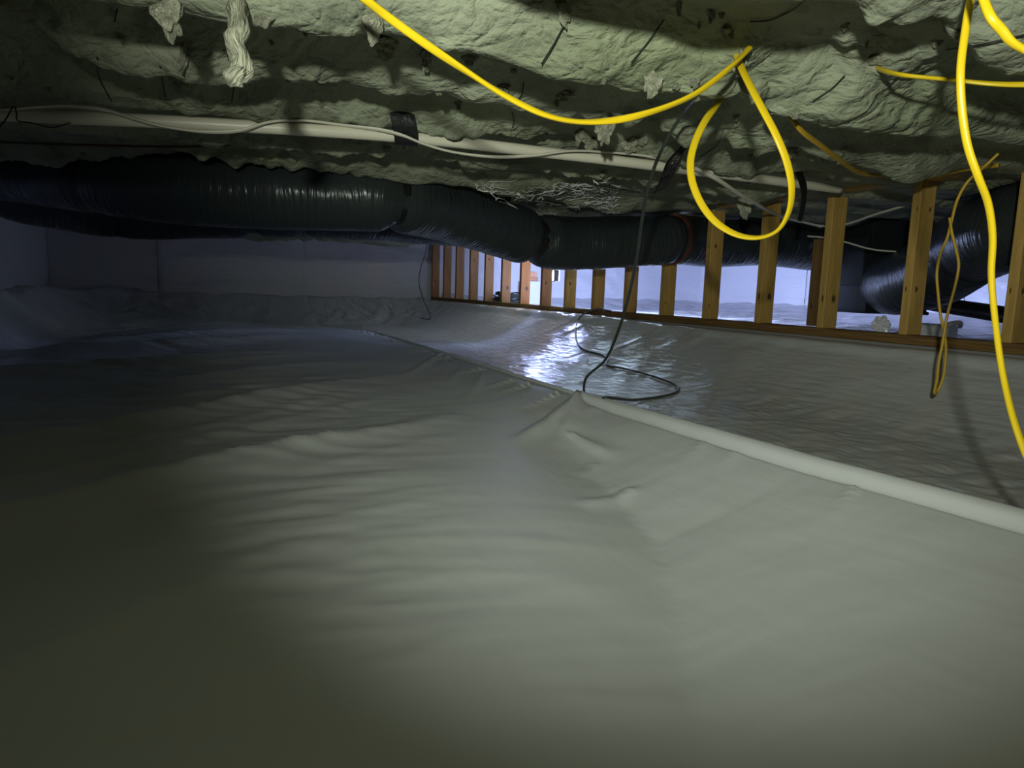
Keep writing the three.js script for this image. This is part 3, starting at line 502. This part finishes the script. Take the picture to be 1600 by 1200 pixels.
cable('thin_cable', 'dull brown cable in the shadow between pipe and duct', 'cable', px([[-80, 218, 2.3], [0, 222, 2.32], [150, 227, 2.36], [300, 229, 2.4], [420, 222, 2.42], [500, 216, 2.44], [540, 212, 2.5]]), { n: 80, m: 8, r: 0.004 }, M.brownCable);
cable('thin_cable', 'black wire tail tied around the pipe at the far left', 'cable', px([[-6, 205, 1.72], [10, 185, 1.705], [22, 166, 1.71], [26, 178, 1.72], [27, 188, 1.73], [50, 192, 1.74], [80, 199, 1.76], [110, 192, 1.78]]), { n: 60, m: 6, r: 0.0017 }, M.wire);

// support wires that hold the batts up
function wireOn(pts, label) {
  const P = pts.map(([x, y]) => { const p = hit(x, y, ceil, -1); return p.addScaledVector(ray(x, y), -0.012); });
  cable('support_wire', label, 'wire', P, { n: 40, m: 6, r: 0.0014 }, M.wire, 'insulation support wires');
}
for (const [pts, label] of [
  [[[882, 38], [866, 68], [846, 100]], 'left of two dark support wires slanting across the smooth batt below the top edge'],
  [[[1038, 30], [1012, 66], [986, 98]], 'right of two dark support wires slanting across the smooth batt below the top edge'],
  [[[1172, 34], [1200, 32], [1228, 21], [1258, 0]], 'curved dark support wire on the bulging batt at the top'],
  [[[1478, 78], [1540, 68], [1602, 54]], 'dark support wire crossing behind the right hanging yellow cable'],
  [[[183, 14], [179, 34]], 'short support wire at the top left edge of the batts'],
  [[[152, 90], [158, 128], [174, 158]], 'support wire bent over the shaded batt above the left pipe end'],
  [[[250, 104], [254, 128], [259, 152]], 'straight support wire right of the bent one in the shaded batt'],
  [[[366, 132], [362, 160]], 'short support wire below the hanging torn strip'],
  [[[818, 130], [816, 145], [810, 158]], 'short support wire under the yellow cable curve'],
  [[[800, 176], [803, 190], [798, 205]], 'small curled support wire just above the middle of the pipe'],
  [[[1320, 118], [1300, 138], [1270, 158]], 'support wire in the shaded batt left of the level yellow cable'],
  [[[1126, 216], [1112, 234], [1094, 245]], 'short support wire inside the yellow loop'],
]) wireOn(pts, label);

// ------------------------------------------------------------------ things beyond the stud wall
{ // work lamp
  const p = at(867, 431, 6.0), o = group('work_lamp', new THREE.Vector3(p.x, p.y, p.z));
  const body = mesh('housing', new RoundedBoxGeometry(0.135, 0.10, 0.05, 3, 0.012), M.lampBody, o); body.position.set(0, 0, -0.03);
  mesh('glowing_panel', new RoundedBoxGeometry(0.12, 0.085, 0.012, 2, 0.005), M.lampGlow, o);
  const back = mesh('glowing_panel', new RoundedBoxGeometry(0.12, 0.085, 0.012, 2, 0.005), M.lampGlow, o); back.position.set(0, 0, -0.061);
  const hook = mesh('hook', sweep([[0, 0.05, -0.03], [0, 0.12, -0.03], [0.01, 0.3, -0.03], [0, 0.45, -0.03]].map((q) => new THREE.Vector3(...q)), { n: 20, m: 8, r: 0.004 }), M.wire, o);
  const l = new THREE.SpotLight(WORK.color, WORK.spot, 0, 1.36, 0.25, 2); l.position.set(0, 0, 0.03); l.target.position.set(0, 0.0, 2); l.castShadow = true; l.shadow.radius = 4; o.add(l, l.target);
  o.rotation.y = 1.74;
  const l2 = new THREE.SpotLight(WORK.color, WORK.spill, 0, 1.0, 0.7, 2); l2.position.copy(p).add(new THREE.Vector3(0, 0, -0.075).applyAxisAngle(new THREE.Vector3(0, 1, 0), o.rotation.y)); l2.target.position.copy(l2.position).add(new THREE.Vector3(-1.25, -0.05, 2.3)); l2.castShadow = true; l2.shadow.radius = 4; scene.add(l2, l2.target); tag(o, 'small glowing work lamp just below the duct behind the studs', 'lamp');
}
{ // coiled cable heap
  const p = at(795, 470, 7.0), c = new THREE.Vector3(p.x, EYE - 0.20, p.z), g = [];
  for (let i = 0; i < 16; i++) { const r = 0.17 - 0.004 * i + 0.03 * rnd(), y = 0.01 + 0.009 * i, ox = 0.03 * (rnd() - 0.5), oz = 0.03 * (rnd() - 0.5), ph = rnd() * 6.28, q = []; for (let k = 0; k <= 22; k++) { const t = k / 22 * 6.3 + ph; q.push(new THREE.Vector3(c.x + ox + r * Math.cos(t), c.y + y + 0.012 * Math.sin(t * 2 + i), c.z + oz + r * 0.8 * Math.sin(t))); } g.push(sweep(q, { n: 60, m: 7, r: 0.007 })); }
  const m = mesh('cable_coil', mergeGeometries(g), M.black); tag(m, 'heap of coiled black cable on the bright liner behind the studs', 'cable');
}
{ // pier wrapped in liner
  const a = toA(at(1456, 500, 3.55)), b = toB(at(1456, 500, 3.55));
  const o = group('wrapped_block', H(a, b, -0.24)); const m = mesh('block', new RoundedBoxGeometry(0.2, 0.13, 0.2, 4, 0.02), M.linerWall, o); m.position.y = 0.065; o.rotation.y = 0.35;
  const lip = mesh('folded_edge', sweep([[-0.1, 0.135, 0.1], [0, 0.142, 0.11], [0.11, 0.137, 0.1], [0.2, 0.12, 0.08]].map((q) => new THREE.Vector3(...q)), { n: 30, m: 12, r: 0.012 }), M.linerWall, o);
  tag(o, 'low pier block wrapped in white liner behind the second stud from the right', 'pier');
}
{ // crumpled scrap of liner on the plate
  const p = at(1377, 508, 3.3), g = new THREE.IcosahedronGeometry(1, 5), P = g.attributes.position;
  for (let i = 0; i < P.count; i++) { const v = new THREE.Vector3().fromBufferAttribute(P, i), q = 0.75 + 0.35 * ridged(v.x * 1.6, v.y * 1.6, v.z * 1.6, 3) - 0.25; P.setXYZ(i, v.x * q * 0.045, v.y * q * 0.05, v.z * q * 0.04); }
  g.computeVertexNormals(); const m = mesh('plastic_scrap', g, new THREE.MeshPhysicalMaterial({ color: 0xe8e8ee, roughness: 0.2 })); m.position.copy(p); tag(m, 'crumpled bright plastic scrap behind the bottom plate', 'scrap');
}
{ // wood offcuts near the lamp
  const p = at(830, 436, 8.6); const o = group('wood_offcut', p);
  const m = mesh('board', new RoundedBoxGeometry(0.16, 0.05, 0.09, 2, 0.005), M.stain, o); m.rotation.y = 0.4; const m2 = mesh('board', new RoundedBoxGeometry(0.09, 0.06, 0.06, 2, 0.005), M.stain, o); m2.position.set(0.02, 0.055, 0); m2.rotation.y = -0.3;
  const m3 = mesh('board', new RoundedBoxGeometry(0.2, 0.28, 0.14, 2, 0.01), M.linerWall, o); m3.position.y = -0.165; m3.userData.label = 'liner wrapped stand';
  tag(o, 'orange wood offcuts on a wrapped stand in the bright gap beside the lamp', 'wood');
}

renderer.render(scene, camera);
